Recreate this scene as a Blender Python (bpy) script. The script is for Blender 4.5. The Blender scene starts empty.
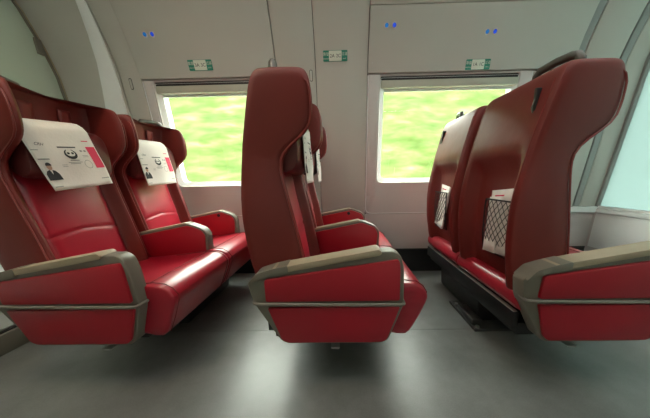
import bpy, bmesh, math, random
from mathutils import Vector, Matrix, noise

S = bpy.context.scene
COL = S.collection
random.seed(7)

# ------------------------------------------------------------------ camera
H = 0.97                                   # eye height above the floor
F_PX, CX, CY = 236.54, 337.75, 242.02      # focal length and principal point for a 650x418 frame
PITCH, YAW, ROLL = (math.radians(a) for a in (15.07, 1.01, -1.12))
fw = Vector((-math.sin(YAW)*math.cos(PITCH), math.cos(YAW)*math.cos(PITCH), -math.sin(PITCH)))
rt = Vector((math.cos(YAW), math.sin(YAW), 0)); up = rt.cross(fw)
r2 = math.cos(ROLL)*rt + math.sin(ROLL)*up; u2 = -math.sin(ROLL)*rt + math.cos(ROLL)*up
cam = bpy.data.objects.new('camera', bpy.data.cameras.new('camera')); COL.objects.link(cam)
cam.matrix_world = Matrix(((r2.x, u2.x, -fw.x, 0), (r2.y, u2.y, -fw.y, 0), (r2.z, u2.z, -fw.z, H), (0, 0, 0, 1)))
cam.data.sensor_fit = 'HORIZONTAL'; cam.data.sensor_width = 36; cam.data.lens = F_PX/650*36
cam.data.shift_x = (325-CX)/650; cam.data.shift_y = (CY-209)/650
cam.data.clip_start = 0.02; cam.data.clip_end = 300
S.camera = cam

# ------------------------------------------------------------------ world, sun, exposure
W = bpy.data.worlds.new('sky'); S.world = W; W.use_nodes = True
bg = W.node_tree.nodes['Background']
bg.inputs['Color'].default_value = (0.95, 1.0, 0.95, 1); bg.inputs['Strength'].default_value = 16.0
sun = bpy.data.objects.new('sun', bpy.data.lights.new('sun', 'SUN')); COL.objects.link(sun)
sun.data.energy = 6.0; sun.data.angle = math.radians(12); sun.data.color = (1, 0.95, 0.85)
sun.rotation_euler = (math.radians(38), 0, math.radians(12))      # from behind the camera, high above the roof
CEIL_LIGHT = 6.0
S.view_settings.view_transform = 'Standard'; S.view_settings.look = 'None'
S.view_settings.gamma = 1; S.view_settings.use_curve_mapping = False
S.view_settings.exposure = 0.42

# ------------------------------------------------------------------ materials
def mat(name, col, rough=0.5, metal=0.0, coat=0.0, bump=0.0, bscale=60.0, var=0.0, vscale=6.0, spec=0.5, emit=None, estr=0.0, sheen=0.0):
    m = bpy.data.materials.new(name); m.use_nodes = True
    nt = m.node_tree; b = nt.nodes['Principled BSDF']
    b.inputs['Base Color'].default_value = (*col, 1)
    b.inputs['Roughness'].default_value = rough; b.inputs['Metallic'].default_value = metal
    b.inputs['Coat Weight'].default_value = coat; b.inputs['Coat Roughness'].default_value = 0.25
    b.inputs['Specular IOR Level'].default_value = spec
    b.inputs['Sheen Weight'].default_value = sheen
    tc = nt.nodes.new('ShaderNodeTexCoord')
    if var > 0:
        n = nt.nodes.new('ShaderNodeTexNoise'); n.inputs['Scale'].default_value = vscale; n.inputs['Detail'].default_value = 5
        nt.links.new(tc.outputs['Object'], n.inputs['Vector'])
        r = nt.nodes.new('ShaderNodeValToRGB')
        r.color_ramp.elements[0].position = 0.3; r.color_ramp.elements[1].position = 0.7
        r.color_ramp.elements[0].color = (*[c*(1-var) for c in col], 1)
        r.color_ramp.elements[1].color = (*[min(1, c*(1+var)) for c in col], 1)
        nt.links.new(n.outputs['Fac'], r.inputs['Fac']); nt.links.new(r.outputs['Color'], b.inputs['Base Color'])
    if bump > 0:
        n2 = nt.nodes.new('ShaderNodeTexNoise'); n2.inputs['Scale'].default_value = bscale; n2.inputs['Detail'].default_value = 4
        nt.links.new(tc.outputs['Object'], n2.inputs['Vector'])
        bp = nt.nodes.new('ShaderNodeBump'); bp.inputs['Strength'].default_value = bump; bp.inputs['Distance'].default_value = 0.01
        nt.links.new(n2.outputs['Fac'], bp.inputs['Height']); nt.links.new(bp.outputs['Normal'], b.inputs['Normal'])
    if emit:
        b.inputs['Emission Color'].default_value = (*emit, 1); b.inputs['Emission Strength'].default_value = estr
    return m

M = {
 'red':     mat('red_leather', (0.34, 0.009, 0.024), 0.32, coat=0.25, bump=0.10, bscale=9, var=0.10, vscale=5),
 'panel':   mat('red_panel', (0.37, 0.007, 0.020), 0.40, bump=0.05, bscale=140, var=0.05, vscale=4),
 'maroon':  mat('maroon_leather', (0.155, 0.017, 0.013), 0.45, bump=0.4, bscale=5, var=0.10, vscale=4, spec=0.4),
 'pillow':  mat('pillow_leather', (0.11, 0.016, 0.015), 0.5, bump=0.15, bscale=12, var=0.1),
 'piping':  mat('piping_leather', (0.21, 0.028, 0.024), 0.35),
 'stitch':  mat('stitch_thread', (0.20, 0.022, 0.02), 0.7),
 'khaki':   mat('khaki_plastic', (0.165, 0.15, 0.118), 0.45, bump=0.05, bscale=300, var=0.05),
 'pad':     mat('armrest_pad', (0.36, 0.29, 0.20), 0.5, bump=0.08, bscale=120, var=0.05),
 'band':    mat('band_metal', (0.165, 0.15, 0.125), 0.5, metal=0.0),
 'black':   mat('black_plastic', (0.012, 0.012, 0.013), 0.45, bump=0.05, bscale=200),
 'dark':    mat('dark_metal', (0.075, 0.078, 0.078), 0.4, metal=0.5, var=0.1),
 'lip':     mat('aluminium_lip', (0.42, 0.42, 0.40), 0.35, metal=0.7),
 'steel':   mat('steel', (0.55, 0.55, 0.53), 0.28, metal=1.0),
 'handle':  mat('handle_grey', (0.075, 0.072, 0.062), 0.38, coat=0.3),
 'wall':    mat('wall_panel_grey', (0.49, 0.475, 0.43), 0.55, bump=0.03, bscale=400, var=0.03, vscale=2),
 'lower':   mat('lower_panel_red_bounce', (0.57, 0.535, 0.52), 0.5, bump=0.03, bscale=400, var=0.03, vscale=2),  # paler, pinker grey: light bounced off the red seats put into the colour
 'white':   mat('white_trim', (0.82, 0.84, 0.83), 0.4, var=0.02),
 'rib':     mat('rib_grey', (0.30, 0.31, 0.295), 0.5, var=0.03),
 'gap':     mat('joint_dark', (0.035, 0.036, 0.036), 0.8, var=0.1),
 'blind':   mat('blind_cassette', (0.46, 0.45, 0.37), 0.6, var=0.03),
 'endwall': mat('end_wall_green_grey', (0.44, 0.50, 0.41), 0.42, bump=0.03, bscale=300, var=0.04, vscale=1.5),
 'ceil':    mat('ceiling_white', (0.7, 0.7, 0.68), 0.6, var=0.02),
 'cloth':   mat('cover_cloth', (0.80, 0.755, 0.70), 0.85, bump=0.12, bscale=90, var=0.03, sheen=0.2),
 'ink':     mat('print_black', (0.03, 0.03, 0.035), 0.8, var=0.1),
 'inkgrey': mat('print_grey', (0.33, 0.31, 0.30), 0.8, var=0.1),
 'inkred':  mat('print_red', (0.72, 0.03, 0.10), 0.7, var=0.05),
 'skin':    mat('print_skin', (0.55, 0.33, 0.24), 0.8, var=0.05),
 'paper':   mat('paper', (0.78, 0.72, 0.67), 0.6, var=0.05, vscale=20),
 'netcord': mat('net_cord', (0.012, 0.011, 0.012), 0.7),
 'sign':    mat('sign_white', (0.70, 0.73, 0.62), 0.5, var=0.02),
 'green':   mat('sign_green', (0.025, 0.24, 0.165), 0.5, var=0.05),
 'bluelens':mat('blue_lens', (0.02, 0.06, 0.4), 0.2, emit=(0.02, 0.10, 1.0), estr=0.35),
 'cyanlens':mat('cyan_lens', (0.02, 0.15, 0.4), 0.2, emit=(0.03, 0.25, 0.8), estr=0.25),
 'lamp':    mat('lamp_diffuser', (0.9, 0.9, 0.88), 0.5, emit=(1.0, 0.97, 0.92), estr=CEIL_LIGHT),
 'warmlamp':mat('warm_lamp', (0.9, 0.8, 0.6), 0.5, emit=(1.0, 0.72, 0.42), estr=520.0),
 'ground':  mat('trackside_ground', (0.16, 0.19, 0.12), 0.9, bump=0.3, bscale=4, var=0.3, vscale=2),
}
# floor: speckled dark grey rubber, worn
def floor_mat():
    m = bpy.data.materials.new('floor_rubber'); m.use_nodes = True; nt = m.node_tree; b = nt.nodes['Principled BSDF']
    tc = nt.nodes.new('ShaderNodeTexCoord')
    n = nt.nodes.new('ShaderNodeTexNoise'); n.inputs['Scale'].default_value = 5; n.inputs['Detail'].default_value = 8; n.inputs['Roughness'].default_value = 0.7
    v = nt.nodes.new('ShaderNodeTexNoise'); v.inputs['Scale'].default_value = 220; v.inputs['Detail'].default_value = 2
    mx = nt.nodes.new('ShaderNodeMix'); mx.data_type = 'FLOAT'; mx.inputs[0].default_value = 0.35
    r = nt.nodes.new('ShaderNodeValToRGB')
    r.color_ramp.elements[0].position = 0.33; r.color_ramp.elements[1].position = 0.68
    r.color_ramp.elements[0].color = (0.12, 0.124, 0.120, 1); r.color_ramp.elements[1].color = (0.21, 0.216, 0.21, 1)
    rr = nt.nodes.new('ShaderNodeMapRange'); rr.inputs[3].default_value = 0.28; rr.inputs[4].default_value = 0.46; b.inputs['Specular IOR Level'].default_value = 0.7
    bp = nt.nodes.new('ShaderNodeBump'); bp.inputs['Strength'].default_value = 0.12; bp.inputs['Distance'].default_value = 0.004
    L = nt.links.new
    L(tc.outputs['Object'], n.inputs['Vector']); L(tc.outputs['Object'], v.inputs['Vector'])
    L(n.outputs['Fac'], mx.inputs[2]); L(v.outputs['Fac'], mx.inputs[3]); L(mx.outputs[0], r.inputs['Fac'])
    L(r.outputs['Color'], b.inputs['Base Color']); L(n.outputs['Fac'], rr.inputs[0]); L(rr.outputs[0], b.inputs['Roughness'])
    L(v.outputs['Fac'], bp.inputs['Height']); L(bp.outputs['Normal'], b.inputs['Normal'])
    return m
M['floor'] = floor_mat()
def pane_mat(name, tint, gloss):
    m = bpy.data.materials.new(name); m.use_nodes = True; nt = m.node_tree; nt.nodes.clear()
    o = nt.nodes.new('ShaderNodeOutputMaterial'); t = nt.nodes.new('ShaderNodeBsdfTransparent'); g = nt.nodes.new('ShaderNodeBsdfGlossy')
    t.inputs['Color'].default_value = (*tint, 1); g.inputs['Roughness'].default_value = 0.02
    x = nt.nodes.new('ShaderNodeMixShader'); x.inputs[0].default_value = gloss
    nt.links.new(t.outputs[0], x.inputs[1]); nt.links.new(g.outputs[0], x.inputs[2]); nt.links.new(x.outputs[0], o.inputs['Surface'])
    return m
M['glass'] = pane_mat('window_glass', (0.95, 0.97, 0.93), 0.015)
def milky_mat():
    m = bpy.data.materials.new('frosted_pane'); m.use_nodes = True; nt = m.node_tree; nt.nodes.clear()
    o = nt.nodes.new('ShaderNodeOutputMaterial'); t = nt.nodes.new('ShaderNodeBsdfTranslucent'); p = nt.nodes.new('ShaderNodeBsdfPrincipled')
    t.inputs['Color'].default_value = (0.275, 0.33, 0.325, 1)
    p.inputs['Base Color'].default_value = (0.45, 0.62, 0.6, 1); p.inputs['Roughness'].default_value = 0.12
    x = nt.nodes.new('ShaderNodeMixShader'); x.inputs[0].default_value = 0.25
    nt.links.new(t.outputs[0], x.inputs[1]); nt.links.new(p.outputs[0], x.inputs[2]); nt.links.new(x.outputs[0], o.inputs['Surface'])
    return m
M['milky'] = milky_mat()
def foliage_mat():
    m = bpy.data.materials.new('foliage'); m.use_nodes = True; nt = m.node_tree; b = nt.nodes['Principled BSDF']
    tc = nt.nodes.new('ShaderNodeTexCoord'); mp = nt.nodes.new('ShaderNodeMapping'); mp.inputs['Scale'].default_value = (0.6, 1.2, 1.8)
    n = nt.nodes.new('ShaderNodeTexNoise'); n.inputs['Scale'].default_value = 1.7; n.inputs['Detail'].default_value = 5; n.inputs['Roughness'].default_value = 0.55
    r = nt.nodes.new('ShaderNodeValToRGB'); e = r.color_ramp.elements
    e[0].position = 0.30; e[0].color = (0.0200, 0.0360, 0.0060, 1)
    e[1].position = 0.74; e[1].color = (0.0660, 0.0700, 0.0460, 1)
    a = r.color_ramp.elements.new(0.45); a.color = (0.0330, 0.0510, 0.0120, 1)
    a = r.color_ramp.elements.new(0.58); a.color = (0.0490, 0.0620, 0.0200, 1)
    L = nt.links.new
    L(tc.outputs['Object'], mp.inputs['Vector']); L(mp.outputs['Vector'], n.inputs['Vector']); L(n.outputs['Fac'], r.inputs['Fac'])
    L(r.outputs['Color'], b.inputs['Base Color']); b.inputs['Roughness'].default_value = 0.9; b.inputs['Specular IOR Level'].default_value = 0.1
    return m
M['foliage'] = foliage_mat()

# ------------------------------------------------------------------ mesh helpers
def link(name, me, m=None, parent=None, loc=(0, 0, 0)):
    o = bpy.data.objects.new(name, me); COL.objects.link(o); o.location = loc
    if parent is not None: o.parent = parent
    if m is not None and me is not None: me.materials.append(M[m])
    return o
def pyd(name, vs, fs, m=None, parent=None, smooth=True, loc=(0, 0, 0), bevel=0, seg=2, subsurf=0):
    me = bpy.data.meshes.new(name); me.from_pydata([tuple(v) for v in vs], [], fs)
    bm = bmesh.new(); bm.from_mesh(me)
    bmesh.ops.recalc_face_normals(bm, faces=bm.faces)
    if bevel > 0:
        ed = [e for e in bm.edges if len(e.link_faces) == 2 and e.calc_face_angle(0) > math.radians(25)]
        bmesh.ops.bevel(bm, geom=ed, offset=bevel, segments=seg, profile=0.5, affect='EDGES', clamp_overlap=True)
        bmesh.ops.recalc_face_normals(bm, faces=bm.faces)
    bm.to_mesh(me); bm.free()
    if smooth:
        me.polygons.foreach_set('use_smooth', [True]*len(me.polygons))
        me.set_sharp_from_angle(angle=math.radians(38))
    o = link(name, me, m, parent, loc)
    if subsurf:
        md = o.modifiers.new('subdivision', 'SUBSURF'); md.levels = subsurf; md.render_levels = subsurf
    return o
def box(name, a, b, m, parent=None, bevel=0.004, seg=2):
    x0, y0, z0 = a; x1, y1, z1 = b
    v = [(x0, y0, z0), (x1, y0, z0), (x1, y1, z0), (x0, y1, z0), (x0, y0, z1), (x1, y0, z1), (x1, y1, z1), (x0, y1, z1)]
    f = [(0, 3, 2, 1), (4, 5, 6, 7), (0, 1, 5, 4), (1, 2, 6, 5), (2, 3, 7, 6), (3, 0, 4, 7)]
    return pyd(name, v, f, m, parent, bevel=bevel, seg=seg)
def rounded(poly, r, n=4):
    """round the corners of a closed polygon; r a number or one per corner"""
    out = []; k = len(poly)
    for i, p in enumerate(poly):
        rr = r[i] if isinstance(r, (list, tuple)) else r
        p = Vector(p); a = Vector(poly[i-1])-p; b = Vector(poly[(i+1) % k])-p
        d = min(rr, a.length*0.45, b.length*0.45)
        if d < 1e-5: out.append(tuple(p)); continue
        s, e = p+a.normalized()*d, p+b.normalized()*d
        for j in range(n+1):
            t = j/n; out.append(tuple((1-t)**2*s + 2*t*(1-t)*p + t*t*e))
    return out
def extr_y(name, poly, y0, y1, m, parent=None, bevel=0.004, seg=2, off=(0, 0, 0)):
    """extrude an (x, z) polygon from y0 to y1"""
    n = len(poly)
    v = [(x+off[0], y0+off[1], z+off[2]) for x, z in poly]+[(x+off[0], y1+off[1], z+off[2]) for x, z in poly]
    f = [tuple(range(n)), tuple(range(2*n-1, n-1, -1))]+[(i, (i+1) % n, n+(i+1) % n, n+i) for i in range(n)]
    return pyd(name, v, f, m, parent, bevel=bevel, seg=seg)
def extr_x(name, poly, x0, x1, m, parent=None, bevel=0.004, seg=2):
    n = len(poly)
    v = [(x0, y, z) for y, z in poly]+[(x1, y, z) for y, z in poly]
    f = [tuple(range(n)), tuple(range(2*n-1, n-1, -1))]+[(i, (i+1) % n, n+(i+1) % n, n+i) for i in range(n)]
    return pyd(name, v, f, m, parent, bevel=bevel, seg=seg)
def loft(name, loops, m, parent=None, cap=True, smooth=True, loc=(0, 0, 0), subsurf=0):
    n = len(loops[0]); v = [p for l in loops for p in l]; f = []
    for i in range(len(loops)-1):
        for j in range(n):
            f.append((i*n+j, i*n+(j+1) % n, (i+1)*n+(j+1) % n, (i+1)*n+j))
    if cap: f += [tuple(range(n-1, -1, -1)), tuple(range((len(loops)-1)*n, len(loops)*n))]
    return pyd(name, v, f, m, parent, smooth, loc, subsurf=subsurf)
def tube_data(path, r, n=8):
    path = [Vector(p) for p in path]; loops = []; prev = None
    for i, p in enumerate(path):
        t = (path[min(i+1, len(path)-1)]-path[max(i-1, 0)]).normalized()
        a = prev if prev is not None else (Vector((0, 0, 1)) if abs(t.z) < 0.9 else Vector((1, 0, 0)))
        a = (a-t*a.dot(t)).normalized(); prev = a; b = t.cross(a)
        loops.append([tuple(p+(a*math.cos(2*math.pi*k/n)+b*math.sin(2*math.pi*k/n))*r) for k in range(n)])
    return loops
def tube(name, path, r, m, parent=None, n=8, loc=(0, 0, 0)):
    return loft(name, tube_data(path, r, n), m, parent, loc=loc)
def tubes(name, paths, r, m, parent=None, n=5, loc=(0, 0, 0)):
    v = []; f = []
    for p in paths:
        lp = tube_data(p, r, n); b0 = len(v); v += [q for l in lp for q in l]
        for i in range(len(lp)-1):
            for j in range(n): f.append((b0+i*n+j, b0+i*n+(j+1) % n, b0+(i+1)*n+(j+1) % n, b0+(i+1)*n+j))
    return pyd(name, v, f, m, parent, loc=loc)
def grid(name, fn, us, vs, m, parent=None, thick=0.0, loc=(0, 0, 0), subsurf=0):
    nu, nv = len(us), len(vs)
    v = [fn(u, w) for w in vs for u in us]
    f = [(j*nu+i, j*nu+i+1, (j+1)*nu+i+1, (j+1)*nu+i) for j in range(nv-1) for i in range(nu-1)]
    o = pyd(name, v, f, m, parent, loc=loc)
    if thick:
        md = o.modifiers.new('thickness', 'SOLIDIFY'); md.thickness = thick; md.offset = 0
    if subsurf:
        md = o.modifiers.new('subdivision', 'SUBSURF'); md.levels = subsurf; md.render_levels = subsurf
    return o
def lerp(tab, z):
    if z <= tab[0][0]: return tab[0][1]
    for (a, p), (b, q) in zip(tab, tab[1:]):
        if z <= b: return p+(q-p)*(z-a)/(b-a)
    return tab[-1][1]
def smooth_tab(tab):
    """Catmull style smoothing of a table of (z, value)"""
    def f(z):
        h = 0.02
        return (lerp(tab, z-h)+2*lerp(tab, z)+lerp(tab, z+h))/4
    return f
def lin(a, b, n): return [a+(b-a)*i/(n-1) for i in range(n)]
def empty(name, loc, label=None, cat=None, group=None):
    o = bpy.data.objects.new(name, None); COL.objects.link(o); o.location = loc; o.empty_display_size = 0.1
    tag(o, label, cat, group); return o
def tag(o, label=None, cat=None, group=None, kind=None):
    if label: o['label'] = label
    if cat: o['category'] = cat
    if group: o['group'] = group
    if kind: o['kind'] = kind
    return o
def text_mesh(name, s, size, m, parent, loc, mw, shear=0.0):
    """flat lettering as a mesh; mw is a 3x3 matrix with the text's right / up / normal as columns"""
    c = bpy.data.curves.new(name, 'FONT'); c.body = s; c.size = size; c.align_x = 'CENTER'; c.align_y = 'CENTER'; c.shear = shear
    t = bpy.data.objects.new(name+'_tmp', c); COL.objects.link(t)
    dg = bpy.context.evaluated_depsgraph_get(); me = bpy.data.meshes.new_from_object(t.evaluated_get(dg))
    bpy.data.objects.remove(t); bpy.data.curves.remove(c)
    me.transform(mw.to_4x4()); me.transform(Matrix.Translation(loc)); me.materials.clear()
    me.name = name
    return link(name, me, m, parent)

# ------------------------------------------------------------------ the cabin shell
XL, XR = -2.37, 2.50                        # the two end walls
PROF = [(0, 2.37), (0.6, 2.37), (1.85, 2.265), (2.0, 2.222), (2.15, 2.165), (2.3, 2.095), (2.42, 2.00), (2.52, 1.82), (2.58, 1.55), (2.60, 1.2)]
YM = 1.2                                    # wall_front mirrors the window wall about the middle of the aisle
def prof(z): return lerp(PROF, z)
WIN = [(-1.58, -0.54), (0.34, 1.50)]        # window openings along the train
WZ0, WZ1 = 0.92, 1.79

def slab(name, x0, x1, z0, z1, front, back, m, parent, bevel=0.004):
    zs = sorted({z0, z1, *[z for z, _ in PROF if z0 < z < z1], *[z0+(z1-z0)*i/4 for i in range(1, 4)]})
    loops = []
    v = []; f = []; n = len(zs)
    for x in (x0, x1):
        v += [(x, prof(z)-front, z) for z in zs]+[(x, prof(z)+back, z) for z in reversed(zs)]
    k = 2*n
    f.append(tuple(range(k))); f.append(tuple(range(2*k-1, k-1, -1)))
    f += [(i, (i+1) % k, k+(i+1) % k, k+i) for i in range(k)]
    return pyd(name, v, f, m, parent, bevel=bevel, seg=2)

# backing of the window wall (dark, seen only in the joints), with the two window holes
def wall_with_holes(name, m, mirror=False, off0=0.012, off1=0.10):
    xs = sorted({XL-0.06, XR+0.06, *[x for w in WIN for x in w]})
    zs = sorted({z for z, _ in PROF} | {WZ0, WZ1})
    Y = (lambda y: YM-y) if mirror else (lambda y: y)
    v = []; f = []
    def quad(a, b, c, d):
        i = len(v); v.extend([a, b, c, d]); f.append((i, i+1, i+2, i+3))
    def hole(x0, x1, z0, z1): return any(x0 >= a-1e-6 and x1 <= b+1e-6 for a, b in WIN) and z0 >= WZ0-1e-6 and z1 <= WZ1+1e-6
    for x0, x1 in zip(xs, xs[1:]):
        for z0, z1 in zip(zs, zs[1:]):
            if hole(x0, x1, z0, z1): continue
            for o in (off0, off1):
                quad((x0, Y(prof(z0)+o), z0), (x1, Y(prof(z0)+o), z0), (x1, Y(prof(z1)+o), z1), (x0, Y(prof(z1)+o), z1))
    for a, b in WIN:
        for (p, q) in (((a, WZ0), (b, WZ0)), ((b, WZ0), (b, WZ1)), ((b, WZ1), (a, WZ1)), ((a, WZ1), (a, WZ0))):
            quad((p[0], Y(prof(p[1])+off0), p[1]), (q[0], Y(prof(q[1])+off0), q[1]), (q[0], Y(prof(q[1])+off1), q[1]), (p[0], Y(prof(p[1])+off1), p[1]))
    me = bpy.data.meshes.new(name); me.from_pydata(v, [], f)
    bm = bmesh.new(); bm.from_mesh(me); bmesh.ops.remove_doubles(bm, verts=bm.verts, dist=1e-5); bmesh.ops.recalc_face_normals(bm, faces=bm.faces); bm.to_mesh(me); bm.free()
    return tag(link(name, me, m), kind='structure')
wall = wall_with_holes('wall_back', 'gap')

G = 0.004
FR = 0.006                                   # panels stand this far proud of the nominal wall line
def panel(x0, x1, z0, z1, m='wall', front=FR, gap=G): return slab('panel', x0+gap/2, x1-gap/2, z0+gap/2, z1-gap/2, front, 0.012, m, wall)
# pillars between the windows, full height
panel(-0.52, -0.195, 0.25, 2.42); panel(-0.195, 0.235, 0.25, 2.42)
panel(-1.845, -1.67, 0.25, 2.42)
panel(XL, -1.85, 0.25, 2.42, 'wall', FR)
zs_ = lin(0.25, 2.42, 14); n_ = len(zs_); sv = []
for side in range(2):
    xe = (lambda z: -2.045+0.13*max(0, (z-1.6)/0.66)**1.1) if side == 0 else (lambda z: -1.87+0.02*max(0, (z-1.6)/0.66))
    sv += [(xe(z), prof(z)-0.018, z) for z in zs_]+[(xe(z), prof(z)-0.004, z) for z in reversed(zs_)]
k_ = 2*n_
pyd('pale_strip', sv, [tuple(range(k_)), tuple(range(2*k_-1, k_-1, -1))]+[(i, (i+1) % k_, k_+(i+1) % k_, k_+i) for i in range(k_)], 'white', wall, bevel=0.004)  # tapered strip, paler than the panels beside it
# overhead panels, a little proud of the windows
panel(-1.67, -0.52, 1.80, 2.42, 'wall', 0.022)
panel(0.235, 1.90, 1.80, 2.19, 'wall', 0.022); panel(0.235, 1.90, 2.19, 2.42, 'wall', 0.022)
# right end: two grey ribs and the plain panels between them
slab('rib', 1.905, 1.965, 0.66, 2.42, 0.004, 0.012, 'rib', wall)
panel(1.97, 2.265, 0.66, 2.42, 'wall'); slab('rib', 2.27, 2.325, 0.66, 2.42, 0.010, 0.012, 'rib', wall); panel(2.33, XR, 0.66, 2.42, 'wall')
panel(1.60, 1.90, 0.66, 1.797, 'wall')
panel(1.60, XR, 0.25, 0.60, 'lower')
tag(slab('sill', 1.605, XR-0.01, 0.602, 0.658, 0.03, 0.012, 'white', wall))
# dado panels below the window surrounds
for a, b in ((-1.67, -0.52), (0.235, 1.60)):
    panel(a, b, 0.25, 0.62, 'lower')
# curved ceiling shoulder above the panels
panel(XL, XR, 2.42, 2.595, 'ceil', 0.004)
# kick recess along the floor
slab('kick_plate', XL, XR, 0.0, 0.235, -0.006, 0.012, 'black', wall, bevel=0)

def surround(x0, x1, wa, wb):
    """window surround: a rectangle with a rounded hole and a light piping around it"""
    z0, z1 = 0.622, 1.797
    inner = rounded([(wa, WZ0), (wb, WZ0), (wb, WZ1), (wa, WZ1)], [0.06, 0.06, 0.015, 0.015], 5)
    cx, cz = (wa+wb)/2, (WZ0+WZ1)/2
    # outer rectangle sampled at the matching directions
    outer = []
    for (x, z) in inner:
        dx, dz = (x-cx)/((wb-wa)/2), (z-cz)/((WZ1-WZ0)/2)
        s = 1/max(abs(dx), abs(dz)); dx *= s; dz *= s
        outer.append((cx+dx*((x1-cx) if dx > 0 else (cx-x0)), cz+dz*((z1-cz) if dz > 0 else (cz-z0))))
    n = len(inner); loops = []
    loops.append([(x, prof(z)+0.012, z) for x, z in outer])
    loops.append([(x, prof(z)-0.002, z) for x, z in outer])
    def ins(p, d): return (p[0]+math.copysign(min(d, abs(p[0]-cx)), cx-p[0]), p[1]+math.copysign(min(d, abs(p[1]-cz)), cz-p[1]))
    o2 = [ins(p, 0.004) for p in outer]; loops.append([(x, prof(z)-FR, z) for x, z in o2])
    loops.append([(x, prof(z)-FR, z) for x, z in inner])
    i2 = [(cx+(x-cx)*0.992, cz+(z-cz)*0.99) for x, z in inner]; loops.append([(x, prof(z), z) for x, z in i2])
    loops.append([(x, prof(z)+0.03, z) for x, z in i2])
    loft('window_surround', loops, 'lower', wall, cap=False)
    pts = rounded([(x0+0.006, z1-0.01), (x0+0.006, z0+0.004), (x1-0.006, z0+0.004), (x1-0.006, z1-0.01)], [0.0, 0.06, 0.06, 0.0], 5)
    tubes('piping', [[(x, prof(z)-FR, z) for x, z in pts]], 0.004, 'white', wall, n=6)
    # raised jamb strip left of the window
    slab('jamb_strip', x0+0.012, wa-0.012, 0.80, 1.795, FR+0.004, 0.0, 'lower', wall)
surround(-1.67, -0.52, *WIN[0]); surround(0.235, 1.60, *WIN[1])

def window(i, wa, wb, mirror=False):
    Y = (lambda y: YM-y) if mirror else (lambda y: y)
    a, b, z0, z1 = wa+0.006, wb-0.006, WZ0+0.006, 1.775
    o = rounded([(a, z0), (b, z0), (b, z1), (a, z1)], [0.058, 0.058, 0.02, 0.02], 5)
    t = 0.034
    p = rounded([(a+t, z0+t), (b-t, z0+t), (b-t, z1-t*0.6), (a+t, z1-t*0.6)], [0.045, 0.045, 0.02, 0.02], 5)
    L = [[(x, Y(prof(z)+d), z) for x, z in q] for q, d in ((o, 0.09), (o, 0.004), (p, 0.026), (p, 0.09))]
    fr = loft('window_%d' % i, L, 'white', None, cap=False); tag(fr, kind='structure')
    gl = rounded([(a+t-0.004, z0+t-0.004), (b-t+0.004, z0+t-0.004), (b-t+0.004, z1), (a+t-0.004, z1)], 0.03, 4)
    n = len(gl); v = [(x, Y(prof(z)+0.06), z) for x, z in gl]+[(x, Y(prof(z)+0.064), z) for x, z in gl]
    pyd('pane', v, [tuple(range(n)), tuple(range(2*n-1, n-1, -1))]+[(k, (k+1) % n, n+(k+1) % n, n+k) for k in range(n)], 'glass', fr, smooth=False)
    if mirror:
        box('light_blocking_blind', (a+0.01, Y(prof(1.0)+0.045), 0.99), (b-0.01, Y(prof(1.75)+0.035), 1.78), 'blind', fr, bevel=0.004)  # unseen blind, added to cut daylight from the camera-side windows
    if not mirror:
        box('blind_cassette', (a+0.004, prof(1.75)-0.004, 1.700), (b-0.004, prof(1.75)+0.05, 1.757), 'blind', fr, bevel=0.006)
        box('blind_slot', (a+0.004, prof(1.8)+0.008, 1.759), (b-0.004, prof(1.8)+0.05, 1.788), 'black', fr, bevel=0.003)
        box('blind_hem', (a+0.03, prof(1.7)+0.03, 1.680), (b-0.03, prof(1.7)+0.042, 1.704), 'white', fr, bevel=0.004)
    return fr
for i, (a, b) in enumerate(WIN): window(i+1, a, b)
wf = wall_with_holes('wall_front', 'wall', mirror=True, off0=0.0)
for i, (a, b) in enumerate(WIN): window(i+3, a, b, True)

# ceiling between the two curved shoulders
cl = box('ceiling', (XL, YM-1.3, 2.585), (XR, 1.3, 2.64), 'ceil', bevel=0.0); tag(cl, kind='structure')

# floor: sheets of rubber with a joint running along the train
fl = box('floor', (XL-0.05, YM-2.45, -0.06), (XR+0.05, 2.45, -0.004), 'gap', bevel=0); tag(fl, kind='structure')
for y0, y1 in ((YM-2.37, -0.65), (-0.648, 0.355), (0.357, 1.359), (1.3615, 2.364)):
    box('floor_sheet', (XL, y0, -0.004), (XR, y1, 0.0), 'floor', fl, bevel=0.0)

# end walls, following the curved section
def section(inset=0.0, z0=0.0, y_from=None):
    zs = [z for z, _ in PROF if z > z0+1e-4]
    pts = [(prof(z0)-inset, z0)]+[(prof(z)-inset, z-inset*0.4*(z > 2)) for z in zs]
    return pts
far = section(); near = [(YM-y, z) for y, z in reversed(far)]
wl = extr_x('wall_left', far+near, XL-0.05, XL, 'endwall', bevel=0); tag(wl, kind='structure')
slab_l = extr_x('corner_trim', [(prof(z)-0.012, z) for z in lin(0.25, 2.42, 12)]+[(prof(z)-0.030, z) for z in reversed(lin(0.25, 2.42, 12))], XL, XL+0.012, 'khaki', wl, bevel=0.002)
extr_x('corner_bead', [(prof(z)-0.006, z) for z in lin(0.25, 2.42, 12)]+[(prof(z)-0.013, z) for z in reversed(lin(0.25, 2.42, 12))], XL, XL+0.018, 'pad', wl, bevel=0.002)
box('corner_bracket', (XL, prof(2.05)-0.055, 1.96), (XL+0.018, prof(2.05)-0.008, 2.07), 'khaki', wl, bevel=0.004)
box('lower_panel', (XL, YM-2.3, 0.14), (XL+0.012, 2.35, 0.62), 'white', wl, bevel=0.003)
bl = box('baseboard_left', (XL, YM-2.36, 0.0), (-2.0, 2.36, 0.118), 'khaki', bevel=0.006); tag(bl, kind='structure')
box('ledge', (XL, YM-2.36, 0.118), (-2.02, 2.36, 0.128), 'black', bl, bevel=0.002)
box('ledge_strip', (XL, YM-2.36, 0.128), (-2.035, 2.36, 0.138), 'lip', bl, bevel=0.002)

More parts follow.
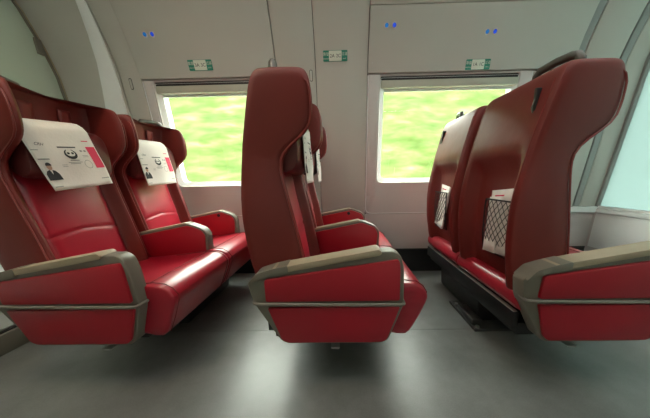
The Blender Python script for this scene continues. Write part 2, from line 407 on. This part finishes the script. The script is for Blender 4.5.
# right end wall: solid dado, white sill, frosted pane above
wr = extr_x('wall_right', [(2.37, 0), (2.37, 0.61), (YM-2.37, 0.61), (YM-2.37, 0)], XR, XR+0.05, 'lower', bevel=0); tag(wr, kind='structure')
box('dado_panel', (XR-0.012, 0.9, 0.26), (XR, 2.34, 0.598), 'white', wr, bevel=0.004)  # both dado panels whitened: light on this end wall put into the colour
box('dado_panel', (XR-0.012, -0.6, 0.26), (XR, 0.896, 0.598), 'white', wr, bevel=0.004)
box('sill', (XR-0.03, YM-2.36, 0.602), (XR+0.05, 2.335, 0.64), 'white', wr, bevel=0.008)
box('sill_cap', (XR-0.016, YM-2.36, 0.641), (XR+0.05, 2.335, 0.664), 'white', wr, bevel=0.004)
def end_pane(name, y0, zlist, fn_outer, parent):
    pass
zz = lin(0.664, 2.42, 16)
outer = [(prof(z)-0.0, z) for z in zz]
fo = [(y, z) for y, z in outer]; fi = [(y-0.028, z) for y, z in outer]
wn = extr_x('window_5', fo+list(reversed(fi)), XR-0.02, XR+0.05, 'rib', bevel=0.003); tag(wn, kind='structure')
pane_poly = [(y-0.024, z) for y, z in outer]+[(0.75, 2.42), (0.75, 0.664)]
extr_x('pane', pane_poly, XR+0.010, XR+0.022, 'milky', wn, bevel=0)
box('mullion', (XR-0.02, 0.70, 0.664), (XR+0.05, 0.76, 2.42), 'rib', wn)
box('top_rail', (XR-0.02, YM-2.0, 2.40), (XR+0.05, 2.0, 2.6), 'rib', wn)
pane2 = [(0.70, 0.664), (0.70, 2.42), (YM-1.93, 2.42), (YM-2.26, 1.85), (YM-2.36, 0.664)]
extr_x('pane', pane2, XR+0.010, XR+0.022, 'milky', wn, bevel=0)

# ceiling light strips over the aisle
for y, lab in ((0.28, 'long white ceiling light strip on the camera side of the aisle'), (0.92, 'long white ceiling light strip on the window side of the aisle')):
    t = empty('ceiling_light', (0.05, y, 2.585), lab, 'light', 'ceiling light strips')
    box('housing', (-2.2, -0.075, -0.02), (2.2, 0.075, 0.0), 'white', t, bevel=0.004)
    box('diffuser', (-2.18, -0.06, -0.028), (2.18, 0.06, -0.018), 'lamp', t, bevel=0.003)

# warm spot lamp in the ceiling by the left end wall
t = empty('spot_lamp', (-1.05, 0.60, 2.585), 'small round warm spot lamp in the ceiling above the left aisle end', 'light')
ring = [(math.cos(a)*r, math.sin(a)*r) for r in (0.05,) for a in [2*math.pi*k/20 for k in range(20)]]
loft('bezel', [[(x*s, y*s, z) for x, y in ring] for s, z in ((1, 0), (1, -0.012), (0.75, -0.016), (0.72, -0.004))], 'steel', t, cap=False)
loft('lens', [[(x*0.74, y*0.74, z) for x, y in ring] for z in (-0.002, -0.008)], 'warmlamp', t)

# ------------------------------------------------------------------ outside: trackside bank of foliage, ground
def bank(u, w):
    y = 4.2+w*8; z = -1.0+6.7*w*(0.6+0.4*w)
    nx = noise.noise(Vector((u*0.5, w*7, 1.3)))*0.9+noise.noise(Vector((u*1.3, w*15, 4.1)))*0.45+noise.noise(Vector((u*3.1, w*31, 2.2)))*0.22
    return (u, y-nx*0.15, z+nx*0.15)
bk = grid('hedge_bank', bank, lin(-26, 26, 260), lin(0, 1, 70), 'foliage')
tag(bk, 'bright green leafy bank outside the train windows', 'foliage', kind='stuff')
gd = box('ground', (-60, -60, -1.5), (60, 60, -1.2), 'ground', bevel=0); tag(gd, kind='structure')

# ------------------------------------------------------------------ the seats
PITCHX = 1.16
SEAT_Y = (1.250, 1.816)                     # centre lines of the aisle and the window seat
HW = 0.256                                  # half width of a backrest
ORG = (-0.05, 1.53)

REAR = smooth_tab([(0.42, -0.385), (0.52, -0.40), (0.65, -0.425), (0.8, -0.435), (0.9, -0.43), (1.0, -0.415), (1.12, -0.395), (1.21, -0.375), (1.33, -0.348), (1.37, -0.335)])
WING = smooth_tab([(0.42, -0.13), (0.50, -0.14), (0.62, -0.163), (0.75, -0.187), (0.88, -0.214), (0.98, -0.234), (1.04, -0.238), (1.08, -0.216), (1.12, -0.165), (1.15, -0.126), (1.18, -0.108), (1.24, -0.102), (1.30, -0.105), (1.40, -0.12)])
CENT = smooth_tab([(0.42, -0.21), (0.55, -0.225), (0.75, -0.255), (0.9, -0.285), (1.0, -0.30), (1.1, -0.298), (1.25, -0.282), (1.37, -0.268)])

def back_loop(z, k=1.0, dz=0.0):
    """horizontal section of the backrest at height z; k < 1 shrinks it towards its own middle for the rounded top"""
    xr, xw, xc = REAR(z), WING(z), CENT(z)
    zc = max(0.0, min(1.0, (1.10-z)/0.14)); zc = zc*zc*(3-2*zc)
    rec = 0.075*zc
    xw = max(xw, xc+0.03)
    h = HW
    half = [(xr+rec, 0.0), (xr+rec, 0.09), (xr+rec*0.97, 0.155), (xr+rec*0.55, 0.178), (xr+rec*0.08, 0.198), (xr, 0.225), (xr+0.006, h-0.010), (xr+0.022, h),
            ((xr+xw)/2, h+0.002), (xw-0.022, h), (xw-0.006, h-0.010), (xw, h-0.020), (xw-0.006, h-0.034), (xw-0.022, h-0.042), ((xw+xc)/2, h-0.050), (xc+0.012, h-0.062), (xc, h-0.085), (xc, 0.08), (xc, 0.0)]
    full = half+[(x, -y) for x, y in reversed(half[1:-1])]
    mx = (xr+xw)/2
    return [(mx+(x-mx)*k, y*(1-(1-k)*0.25), z+dz) for x, y in full]
def make_backrest_mesh():
    zs = [0.44, 0.455]+lin(0.50, 0.98, 9)+[1.02, 1.05, 1.075, 1.10, 1.125, 1.15, 1.18, 1.22, 1.26, 1.30]
    L = [back_loop(0.44, 0.80, 0.0)]+[back_loop(z) for z in zs[1:]]
    for z, k in ((1.335, 0.98), (1.353, 0.945), (1.366, 0.88), (1.373, 0.76), (1.375, 0.45)): L.append(back_loop(z, k))
    return L
BACK_LOOPS = make_backrest_mesh()

def cushion_fn(side_rows):
    pass
def make_seat_cushion(parent, yc):
    """bench cushion: closed profile in x/z swept across the width with rounded ends"""
    prof2 = [(-0.385, 0.40), (-0.38, 0.45), (-0.35, 0.485), (-0.25, 0.47), (-0.1, 0.475), (0.05, 0.49), (0.18, 0.508), (0.28, 0.517), (0.335, 0.510), (0.368, 0.488), (0.388, 0.455), (0.384, 0.425), (0.350, 0.34), (0.312, 0.258), (0.285, 0.238), (0.1, 0.30), (-0.2, 0.34), (-0.35, 0.355)]
    cx, cz = 0.0, 0.40
    L = []
    hw = 0.282
    for y, k in ((-hw, 0.95), (-hw+0.006, 0.985), (-hw+0.02, 0.998), (-0.15, 1.0), (0, 1.0), (0.15, 1.0), (hw-0.02, 0.998), (hw-0.006, 0.985), (hw, 0.95)):
        dip = 0.012*max(0, 1-(y/0.25)**2)
        L.append([(cx+(x-cx)*(1-(1-k)*0.25), y, cz+(z-cz)*k-(dip if z > 0.45 and -0.3 < x < 0.25 else 0)) for x, z in prof2])
    o = loft('seat_cushion', L, 'red', parent, loc=(-ORG[0], yc-ORG[1], 0), subsurf=1)
    # stitched seam that runs round the front roll
    pth = [(x, z) for x, z in prof2[5:14]]
    for s in (-1, 1):
        tubes('seam', [[(x*1.002, s*(hw-0.034), cz+(z-cz)*0.997+0.001) for x, z in pth]], 0.0022, 'stitch', o, n=5)
    tubes('seam', [[(0.262, y, 0.5155) for y in lin(-hw+0.034, hw-0.034, 12)]], 0.002, 'stitch', o, n=5)
    return o

def arm_outline(front=0.27, z_low=0.47, back=-0.20):
    return rounded([(back, z_low), (front-0.005, z_low), (front, 0.62), (front-0.025, 0.660), (0.19, 0.683), (0.15, 0.696), (back, 0.632)], [0.01, 0.015, 0.03, 0.02, 0.01, 0.015, 0.01], 3)

def inner_arm(parent, yc, button):
    d = (-ORG[0], yc-ORG[1], 0)
    a = extr_y('armrest', arm_outline(), -0.034, 0.034, 'khaki', parent, bevel=0.006)
    a.location = d
    inset = rounded([(-0.19, 0.475), (0.245, 0.475), (0.258, 0.612), (0.238, 0.650), (0.185, 0.672), (0.147, 0.684), (-0.19, 0.620)], 0.012, 3)
    for s in (-1, 1):
        y0, y1 = sorted((s*0.033, s*0.041))
        extr_y('arm_panel', inset, y0, y1, 'panel', a, bevel=0.003)
    extr_y('arm_pad', rounded([(-0.2, 0.624), (0.14, 0.687), (0.146, 0.697), (0.13, 0.702), (-0.2, 0.641)], 0.006, 2), -0.031, 0.031, 'pad', a, bevel=0.006)
    if button:
        ring = [(0.125+math.cos(t)*0.014, 0.658+math.sin(t)*0.014) for t in [2*math.pi*k/16 for k in range(16)]]
        extr_y('recline_button', ring, -0.047, -0.040, 'black', a, bevel=0.002)
    return a

def aisle_arm(parent):
    off = (-ORG[0], -ORG[1], 0)
    Y0, Y1 = 0.922, 0.988
    body = rounded([(-0.405, 0.545), (-0.352, 0.592), (-0.30, 0.596), (0.155, 0.677), (0.212, 0.678), (0.243, 0.660), (0.258, 0.60), (0.264, 0.45), (0.262, 0.43), (0.205, 0.262), (0.175, 0.243), (-0.255, 0.243), (-0.285, 0.262), (-0.382, 0.44), (-0.392, 0.47)],
                   [0.012, 0.02, 0.02, 0.012, 0.012, 0.016, 0.02, 0.005, 0.005, 0.02, 0.02, 0.02, 0.02, 0.005, 0.01], 3)
    a = extr_y('aisle_armrest', body, Y0, Y1, 'khaki', parent, bevel=0.005, seg=3, off=off)
    up_ = rounded([(-0.330, 0.463), (0.243, 0.463), (0.240, 0.60), (0.234, 0.646), (-0.328, 0.565)], [0.008, 0.008, 0.01, 0.012, 0.012], 3)
    lo_ = rounded([(-0.250, 0.258), (0.172, 0.258), (0.194, 0.272), (0.246, 0.432), (-0.325, 0.432), (-0.275, 0.275)], [0.02, 0.02, 0.02, 0.006, 0.006, 0.02], 3)
    extr_y('side_panel', up_, 0.909, 0.924, 'panel', a, bevel=0.004, off=off)
    extr_y('side_panel', lo_, 0.909, 0.924, 'panel', a, bevel=0.004, off=off)
    bnd = [(x, y, z) for x, y, z in ((-0.384, 0.960, 0.458), (-0.386, 0.925, 0.457), (-0.380, 0.910, 0.456), (-0.35, 0.905, 0.4545), (-0.2, 0.904, 0.452), (0.0, 0.904, 0.4485), (0.2, 0.904, 0.447), (0.25, 0.905, 0.446), (0.262, 0.912, 0.446), (0.2645, 0.930, 0.446), (0.2645, 0.985, 0.446))]
    lp = tube_data([(x-ORG[0], y-ORG[1], z) for x, y, z in bnd], 0.0075, 8)
    loft('trim_band', lp, 'band', a)
    extr_y('arm_pad', rounded([(-0.31, 0.583), (0.155, 0.664), (0.165, 0.676), (0.150, 0.690), (-0.29, 0.613), (-0.315, 0.603)], [0.006, 0.01, 0.008, 0.012, 0.012, 0.01], 3), 0.912, 0.992, 'pad', a, bevel=0.008, seg=3, off=off)
    extr_y('pad_back', rounded([(-0.40, 0.545), (-0.32, 0.572), (-0.225, 0.590), (-0.225, 0.627), (-0.30, 0.610), (-0.362, 0.590)], 0.01, 3), 0.910, 0.994, 'khaki', a, bevel=0.006, off=off)
    return a

def headrest_cover(x_off, yc, label, tilt, group):
    """printed cloth draped over the headrest pillow"""
    o = empty('headrest_cover', (x_off-0.16, yc, 0.94), label, 'cloth', group)
    bx, bz = -0.16, 0.94
    path = [(-0.262, 1.195), (-0.262, 1.228), (-0.248, 1.247), (-0.225, 1.255), (-0.200, 1.250), (-0.178, 1.234), (-0.166, 1.212)]
    hw = 0.149
    def hang(y, z):                         # the hanging front sheet
        r = (1.212-z)
        x = -0.166+0.014*math.sin(min(1, r/0.25)*1.6)+0.0045*math.sin(y*23+1.0)*min(1, r/0.12)+0.003*math.sin(y*9+z*30)*min(1, r/0.2)
        return x
    zb = 0.952
    vs = [i for i in range(len(path))]
    rows = []
    ys = lin(-hw, hw, 22)
    def sk(y, z): return (y+tilt*(1.212-z)*0.25, z+tilt*y*0.10)
    V = []
    for (x, z) in path: V.append([(x-bx, sk(y, z)[0], sk(y, z)[1]-bz) for y in ys])
    for z in lin(1.19, zb, 14): V.append([(hang(y, z)-bx, sk(y, z)[0], sk(y, z)[1]-bz) for y in ys])
    n = len(ys); v = [p for r in V for p in r]
    f = [(j*n+i, j*n+i+1, (j+1)*n+i+1, (j+1)*n+i) for j in range(len(V)-1) for i in range(n-1)]
    c = pyd('sheet', v, f, 'cloth', o)
    md = c.modifiers.new('thickness', 'SOLIDIFY'); md.thickness = 0.0016; md.offset = -1
    e = 0.0022
    def pt(y, z, k=1.0): a = sk(y, z); return (hang(y, z)-bx+e*k, a[0], a[1]-bz)
    def patch(name, y0, y1, z0, z1, m, par=c, k=1.0): return grid(name, lambda u, w: pt(u, w, k), lin(y0, y1, 5), lin(z0, z1, 5), m, par)
    def shape(name, poly, m, k=1.0):
        return pyd(name, [pt(y, z, k) for y, z in poly], [tuple(range(len(poly)))], m, c, smooth=False)
    # red block on the right, with a pale gap line
    patch('red_block', 0.092, 0.142, 1.040, 1.142, 'inkred')
    # person in a dark suit printed on the left
    shape('printed_suit', [(-0.143, 0.998), (-0.141, 1.026), (-0.132, 1.038), (-0.121, 1.043), (-0.109, 1.043), (-0.098, 1.038), (-0.089, 1.024), (-0.086, 0.998)], 'ink')
    shape('printed_shirt', [(-0.120, 1.043), (-0.115, 1.022), (-0.110, 1.043)], 'paper', 1.6)
    shape('printed_face', [(-0.115+math.cos(t)*0.0105, 1.056+math.sin(t)*0.014) for t in [2*math.pi*k/14 for k in range(14)]], 'skin', 1.4)
    shape('printed_hair', [(-0.115+math.cos(t)*0.0120, 1.061+math.sin(t)*0.0135) for t in [math.pi*k/8 for k in range(9)]], 'ink', 1.8)
    # round emblem: a dark brush ring open at the top with two marks inside
    ri = []
    for k in range(19):
        t = math.radians(112+316*k/18); w = 0.010*math.sin(math.pi*k/18)+0.002
        ri.append((t, w))
    out_ = [(0.0+math.cos(t)*0.027, 1.108+math.sin(t)*0.022) for t, w in ri]; in_ = [(0.0+math.cos(t)*(0.027-w), 1.108+math.sin(t)*(0.022-w)) for t, w in ri]
    k = len(out_)
    pyd('emblem_ring', [pt(*p) for p in out_+in_], [(i, i+1, k+i+1, k+i) for i in range(k-1)], 'ink', c, smooth=False)
    for sy in (-0.009, 0.009):
        shape('emblem_mark', [(sy+math.cos(t)*0.006, 1.112+math.sin(t)*0.005) for t in [2*math.pi*q/10 for q in range(10)]], 'ink')
    patch('printed_line', -0.040, 0.040, 1.136, 1.141, 'ink')
    for (y0, y1, z, h_) in ((-0.018, 0.022, 1.078, .004), (-0.030, 0.032, 1.070, .0025), (-0.024, 0.02, 1.064, .0025), (-0.145, -0.118, 1.125, .003), (-0.140, -0.095, 1.086, .005), (-0.06, -0.04, 1.06, .002), (-0.06, -0.04, 1.053, .002),
                            (0.050, 0.062, 1.118, .008), (0.070, 0.082, 1.118, .008), (-0.14, -0.105, 0.967, .004), (0.095, 0.140, 0.985, .004), (0.05, 0.08, 1.10, .002), (0.05, 0.08, 1.094, .002)):
        patch('printed_line', y0, y1, z, z+h_, 'inkgrey')
    patch('red_line', 0.088, 0.122, 1.166, 1.170, 'inkred')
    # round stamp near the middle
    st = [2*math.pi*q/24 for q in range(25)]
    o1 = [(0.058+math.cos(t)*0.020, 1.060+math.sin(t)*0.020) for t in st]; o2 = [(0.058+math.cos(t)*0.0178, 1.060+math.sin(t)*0.0178) for t in st]
    pyd('printed_stamp', [pt(*p) for p in o1+o2], [(i, i+1, 25+i+1, 25+i) for i in range(24)], 'inkgrey', c, smooth=False)
    # slanted letters of the railway mark at the upper left
    mw = Matrix(((0, 0, 1), (1, 0, 0), (0, 1, 0)))
    p0 = pt(-0.104, 1.150)
    tm = text_mesh('printed_letters', 'CRH', 0.017, 'ink', c, Vector((p0[0]+0.0015, p0[1], p0[2])), mw, 0.35)
    return o

def make_unit(row, label):
    root = empty('double_seat', (row*PITCHX+ORG[0], ORG[1], 0), label, 'seat', 'double seats in a line along the windows')
    for si, yc in enumerate(SEAT_Y):
        sg = -1 if si == 0 else 1            # outer side of this seat
        make_seat_cushion(root, yc)
        b = loft('backrest', BACK_LOOPS, 'maroon', root, loc=(-ORG[0], yc-ORG[1], 0), subsurf=1)
        # centre cushion with creases
        def cush(u, w):
            x = CENT(w)+0.010; ey = min(1, (0.190-abs(u))/0.03); ez = min(1, (w-0.462)/0.03, (1.035-w)/0.05)
            bul = 0.026*max(0, min(ey, 1))**0.5*max(0, ez)**0.5*(1-0.25*(u/0.190)**2)
            for zc, dp in ((0.715, 0.005), (0.985, 0.003)): bul -= dp*math.exp(-((w-zc-0.02*math.cos(u*9))/0.007)**2)*(ey > 0.3)
            return (x+bul-0.012, u, w)
        grid('back_cushion', cush, [-0.190, -0.186, -0.177, -0.160]+lin(-0.13, 0.13, 11)+[0.160, 0.177, 0.186, 0.190], lin(0.462, 1.035, 72), 'red', b)
        # piping down the outer edge of each wing
        for s in (-1, 1):
            zs = lin(0.50, 1.29, 30)
            tubes('piping', [[(max(WING(z), CENT(z)+0.03)-0.008, s*(HW-0.004), z) for z in zs]+[(WING(1.3)-0.016, s*(HW-0.006), 1.318), (WING(1.3)-0.040, s*(HW-0.010), 1.340), (WING(1.3)-0.075, s*(HW-0.014), 1.354), (-0.30, s*(HW-0.016), 1.350)]], 0.0042, 'piping', b, n=6)
        # headrest pillow: soft rounded block
        L = []
        for y, k in ((-0.196, 0.55), (-0.189, 0.82), (-0.17, 0.96), (-0.08, 1.0), (0, 1.0), (0.08, 1.0), (0.17, 0.96), (0.189, 0.82), (0.196, 0.55)):
            pp = rounded([(-0.285, 1.01), (-0.225, 0.985), (-0.178, 1.02), (-0.170, 1.12), (-0.178, 1.20), (-0.215, 1.243), (-0.262, 1.236), (-0.285, 1.20)], 0.03, 2)
            cx_, cz_ = -0.232, 1.115
            L.append([(cx_+(x-cx_)*k, y, cz_+(z-cz_)*(0.5+0.5*k)) for x, z in pp])
        loft('headrest_pillow', L, 'pillow', b)
        for ys in (-0.075, 0.085):
            grid('strap', lambda u, w, ys=ys: (CENT(w)+0.008+0.006*(1-w)*0, ys+u, w), lin(-0.028, 0.028, 4), lin(1.19, 1.335, 8), 'piping', b, thick=0.008)
        # seam lines on the rear
        for s in (-1, 1): tubes('rear_seam', [[(REAR(z)+0.001, s*0.222, z) for z in lin(0.5, 1.32, 24)]], 0.0022, 'stitch', b, n=5)
        # grab handle on the outer top corner
        ya, yb = sg*0.255, sg*0.075
        ya, yb = sg*0.205, sg*0.045
        hp = [(-0.250, ya, 1.345), (-0.252, ya*0.99, 1.388), (-0.256, ya*0.94, 1.404), (-0.264, ya*0.84, 1.409), (-0.280, (ya+yb)/2, 1.407), (-0.292, yb*1.35, 1.399), (-0.296, yb*1.1, 1.380), (-0.298, yb, 1.345)]
        tube('grab_handle', hp, 0.0155, 'handle', b, n=10)
        # coat hook slot
        ch = extr_x('coat_hook', rounded([(sg*0.175-0.008, 1.20), (sg*0.175+0.008, 1.20), (sg*0.165+0.008, 1.305), (sg*0.165-0.008, 1.305)], 0.006, 3), REAR(1.25)-0.007, REAR(1.25)+0.02, 'black', b, bevel=0.003)
        tube('hook', [(REAR(1.23)-0.006, sg*0.174, 1.212), (REAR(1.23)-0.012, sg*0.172, 1.232), (REAR(1.25)-0.006, sg*0.170, 1.262)], 0.003, 'handle', ch, n=6)
        # net pocket in the recess of the rear
        px = lambda z: REAR(z)+0.048
        y0, y1, z0, z1 = sg*0.075-0.115, sg*0.075+0.115, 0.575, 0.85
        cords = []; st = 0.036; n_ = int((y1-y0+z1-z0)/st)+1
        def P(y, z): return (px(z)-0.010*math.sin(math.pi*(y-y0)/(y1-y0))*math.sin(math.pi*min(1, (z-z0)/(z1-z0)+0.1)), y, z)
        for i in range(-n_, 2*n_):
            for d in (1, -1):
                seg_ = []
                for q in lin(z0, z1, 12):
                    y = (y0+i*st+d*(q-z0)*0.8)
                    if y0 <= y <= y1: seg_.append(P(y, q))
                if len(seg_) > 1: cords.append(seg_)
        pk = tubes('pocket_net', cords, 0.0019, 'netcord', b, n=4)
        tubes('pocket_hem', [[P(y, z1) for y in lin(y0, y1, 10)], [P(y0, z) for z in lin(z0, z1, 8)], [P(y1, z) for z in lin(z0, z1, 8)], [P(y, z0) for y in lin(y0, y1, 8)]], 0.0042, 'netcord', pk, n=6)
    inner_arm(root, 1.546+0.03, False).location.x -= 0.018
    inner_arm(root, 2.13, True).location += Vector((-0.06, 0, 0.012))
    aisle_arm(root)
    ox, oy = ORG
    # underframe
    box('beam', (-0.36-ox, 0.99-oy, 0.265), (-0.335-ox, 2.13-oy, 0.352), 'black', root, bevel=0.004)
    box('beam_lip', (-0.366-ox, 0.99-oy, 0.352), (-0.345-ox, 2.13-oy, 0.358), 'lip', root, bevel=0.003)
    box('underframe', (-0.33-ox, 0.995-oy, 0.225), (0.20-ox, 2.12-oy, 0.29), 'black', root, bevel=0.006)
    extr_y('pedestal', rounded([(-0.25, 0.02), (0.10, 0.02), (0.13, 0.23), (-0.27, 0.23)], 0.015, 2), 1.42, 2.02, 'black', root, bevel=0.006, off=(-ox, -oy, 0))
    fp = box('foot_plate', (-0.315-ox, 1.33-oy, 0.0), (-0.02-ox, 1.70-oy, 0.02), 'dark', root, bevel=0.004)
    box('foot_block', (-0.315-ox, 1.37-oy, 0.02), (-0.245-ox, 1.58-oy, 0.06), 'dark', fp, bevel=0.008)
    for yy in (1.35, 1.64):
        ring = [(math.cos(t)*0.013-0.29-ox, math.sin(t)*0.013+yy-oy) for t in [2*math.pi*k/8 for k in range(8)]]
        loft('bolt', [[(x, y, z) for x, y in ring] for z in (0.02, 0.03)], 'steel', fp)
    loft('pedal', [[(x-ox, y-oy, z) for x, z in rounded([(-0.060, 0.150), (-0.020, 0.150), (-0.017, 0.159), (-0.063, 0.159)], 0.004, 2)] for y in (1.0, 1.05)], 'lip', root)
    tube('pedal_arm', [(-0.04-ox, 1.045-oy, 0.155), (-0.04-ox, 1.09-oy, 0.17), (-0.04-ox, 1.12-oy, 0.23)], 0.006, 'dark', root)
    # magazines stand in the net pockets: things of their own
    return root

make_unit(-1, 'red leather double seat nearest the left end wall, its front facing us')
make_unit(0, 'red leather double seat in the middle, seen side on')
make_unit(1, 'red leather double seat at the right, seen from behind with net pockets')

GRP = 'printed cloth covers on the headrests'
headrest_cover(-PITCHX, SEAT_Y[0]-0.07, 'cream printed headrest cloth on the aisle seat at the far left', 1.0, GRP)
headrest_cover(-PITCHX, SEAT_Y[1]-0.055, 'white printed headrest cloth on the left double seat, beside the window', 0.5, GRP)
headrest_cover(0, SEAT_Y[0], 'printed headrest cloth on the middle double seat, aisle side, seen edge on', 0.2, GRP)
headrest_cover(0, SEAT_Y[1], 'printed headrest cloth on the middle double seat, window side, mostly hidden', 0.2, GRP)

def magazine(row, si, label):
    yc = SEAT_Y[si]; sg = -1 if si == 0 else 1
    X = row*PITCHX+REAR(0.75)+0.060
    o = empty('magazine', (X, yc+sg*0.075, 0.585), label, 'magazine', 'magazines in the seat pockets')
    tl = 0.10*sg
    R = lambda y, z: (y*math.cos(tl)-z*math.sin(tl), y*math.sin(tl)+z*math.cos(tl))
    def leaf(name, x, hw, h, m, dx=0.0):
        return grid(name, lambda u, w: (x+0.06*(w/0.35)*0.35+0.004*math.sin(u*20), *R(u+dx, w)), lin(-hw, hw, 8), lin(0, h, 8), m, o, thick=0.003)
    leaf('cover', -0.006, 0.088, 0.318, 'paper'); leaf('pages', 0.0, 0.088, 0.312, 'paper', 0.004)
    b = grid('printed_title', lambda u, w: (-0.006+0.06*(w/0.35)*0.35-0.003, *R(u, w)), lin(-0.05, 0.05, 4), lin(0.285, 0.292, 3), 'inkred', o)
    leaf('leaflet', -0.012, 0.055, 0.285, 'cloth', 0.035*-sg)
    return o
magazine(1, 0, 'pale magazine in the net pocket behind the right aisle seat')
magazine(1, 1, 'pale magazine in the net pocket behind the right window seat')

# ------------------------------------------------------------------ small things on the window wall
def wall_frame(x, z, front):
    """matrix and point on the wall: right, up along the lean, normal into the cabin"""
    h = 0.02; upv = Vector((0, prof(z+h)-prof(z-h), 2*h)).normalized(); r = Vector((1, 0, 0)); n = r.cross(upv)
    return Vector((x, prof(z)-front, z)), Matrix((r, upv, n)).transposed()
def flat(name, poly, t0, t1, m, parent, bevel=0.001):
    n = len(poly); v = [(x, y, t0) for x, y in poly]+[(x, y, t1) for x, y in poly]
    return pyd(name, v, [tuple(range(n)), tuple(range(2*n-1, n-1, -1))]+[(i, (i+1) % n, n+(i+1) % n, n+i) for i in range(n)], m, parent, bevel=bevel)
def seat_sign(x, z, front, txt, label):
    p, R = wall_frame(x, z, front)
    o = empty('seat_number_sign', p, label, 'sign', 'seat number signs'); o.rotation_euler = R.to_euler()
    w, h = 0.098, 0.036
    flat('plate', rounded([(-w, -h), (w, -h), (w, h), (-w, h)], 0.006, 3), 0.0, 0.004, 'green', o)
    flat('number_field', rounded([(-w*0.52, -h*0.93), (w*0.52, -h*0.93), (w*0.52, h*0.93), (-w*0.52, h*0.93)], 0.004, 2), 0.0035, 0.0055, 'sign', o, bevel=0.0005)
    I = Matrix.Identity(3)
    text_mesh('number', txt[0], 0.033, 'ink', o, Vector((-0.025, 0, 0.0062)), I)
    text_mesh('number', txt[1], 0.033, 'ink', o, Vector((0.026, 0, 0.0062)), I)
    for sx, a, b in ((-1, '靠窗', 'WINDOW'), (1, '过道', 'AISLE')):
        text_mesh('caption', a, 0.024, 'sign', o, Vector((sx*w*0.76, 0.011, 0.0046)), I)
        text_mesh('caption', b, 0.011, 'sign', o, Vector((sx*w*0.76, -0.018, 0.0046)), I)
    return o
seat_sign(-1.135, 1.885, 0.023, ('3A', '3C'), 'green and white seat number sign reading 3A 3C above the left window')
seat_sign(-0.03, 1.925, 0.007, ('2A', '2C'), 'green and white seat number sign reading 2A 2C on the pillar')
seat_sign(1.125, 1.84, 0.023, ('1A', '1C'), 'green and white seat number sign reading 1A 1C above the right window')

def reading_light(x, z, front, label):
    p, R = wall_frame(x, z, front)
    o = empty('reading_light', p, label, 'light', 'pairs of blue indicator lights'); o.rotation_euler = R.to_euler()
    for sx, m in ((-0.029, 'cyanlens'), (0.029, 'bluelens')):
        c = [(math.cos(t), math.sin(t)) for t in [2*math.pi*k/18 for k in range(18)]]
        bz = loft('bezel', [[(sx+a*r, b*r, h) for a, b in c] for r, h in ((0.021, 0), (0.021, 0.002), (0.016, 0.004), (0.014, 0.001))], 'lower', o, cap=False)
        loft('lens', [[(sx+a*r, b*r, h) for a, b in c] for r, h in ((0.0135, 0.0), (0.0128, 0.002), (0.009, 0.005), (0.003, 0.006))], m, bz)
reading_light(-1.475, 2.075, 0.023, 'pair of small blue lights high on the wall at the left')
reading_light(0.395, 2.085, 0.023, 'pair of small blue lights above the left edge of the right window')
reading_light(1.17, 2.035, 0.023, 'pair of small blue lights above the sign over the right window')

def latch(x, z, label):
    p, R = wall_frame(x, z, 0.007)
    o = empty('panel_latch', p, label, 'latch', 'panel latches'); o.rotation_euler = R.to_euler()
    flat('rim', rounded([(-0.013, -0.042), (0.013, -0.042), (0.013, 0.042), (-0.013, 0.042)], 0.012, 4), 0, 0.002, 'gap', o)
    flat('face', rounded([(-0.009, -0.037), (0.009, -0.037), (0.009, 0.037), (-0.009, 0.037)], 0.009, 4), 0.001, 0.0035, 'wall', o)
latch(-1.765, 1.775, 'small upright oval latch on the wall left of the left window')
latch(-0.235, 1.80, 'small upright oval latch on the pillar above the middle seat')
# screw heads on the pillar beside the right window
for z in (1.74, 1.87):
    p, R = wall_frame(0.27, z, 0.011 if z < 1.79 else 0.023)
    o = flat('screw', [(math.cos(t)*0.005, math.sin(t)*0.005) for t in [2*math.pi*k/10 for k in range(10)]], 0, 0.002, 'steel', None, bevel=0.0006)
    o.location = p; o.rotation_euler = R.to_euler()
    tag(o, 'tiny screw head on the jamb beside the right window' if z < 1.79 else 'tiny screw head on the overhead panel corner above the right window', 'screw', 'screw heads')
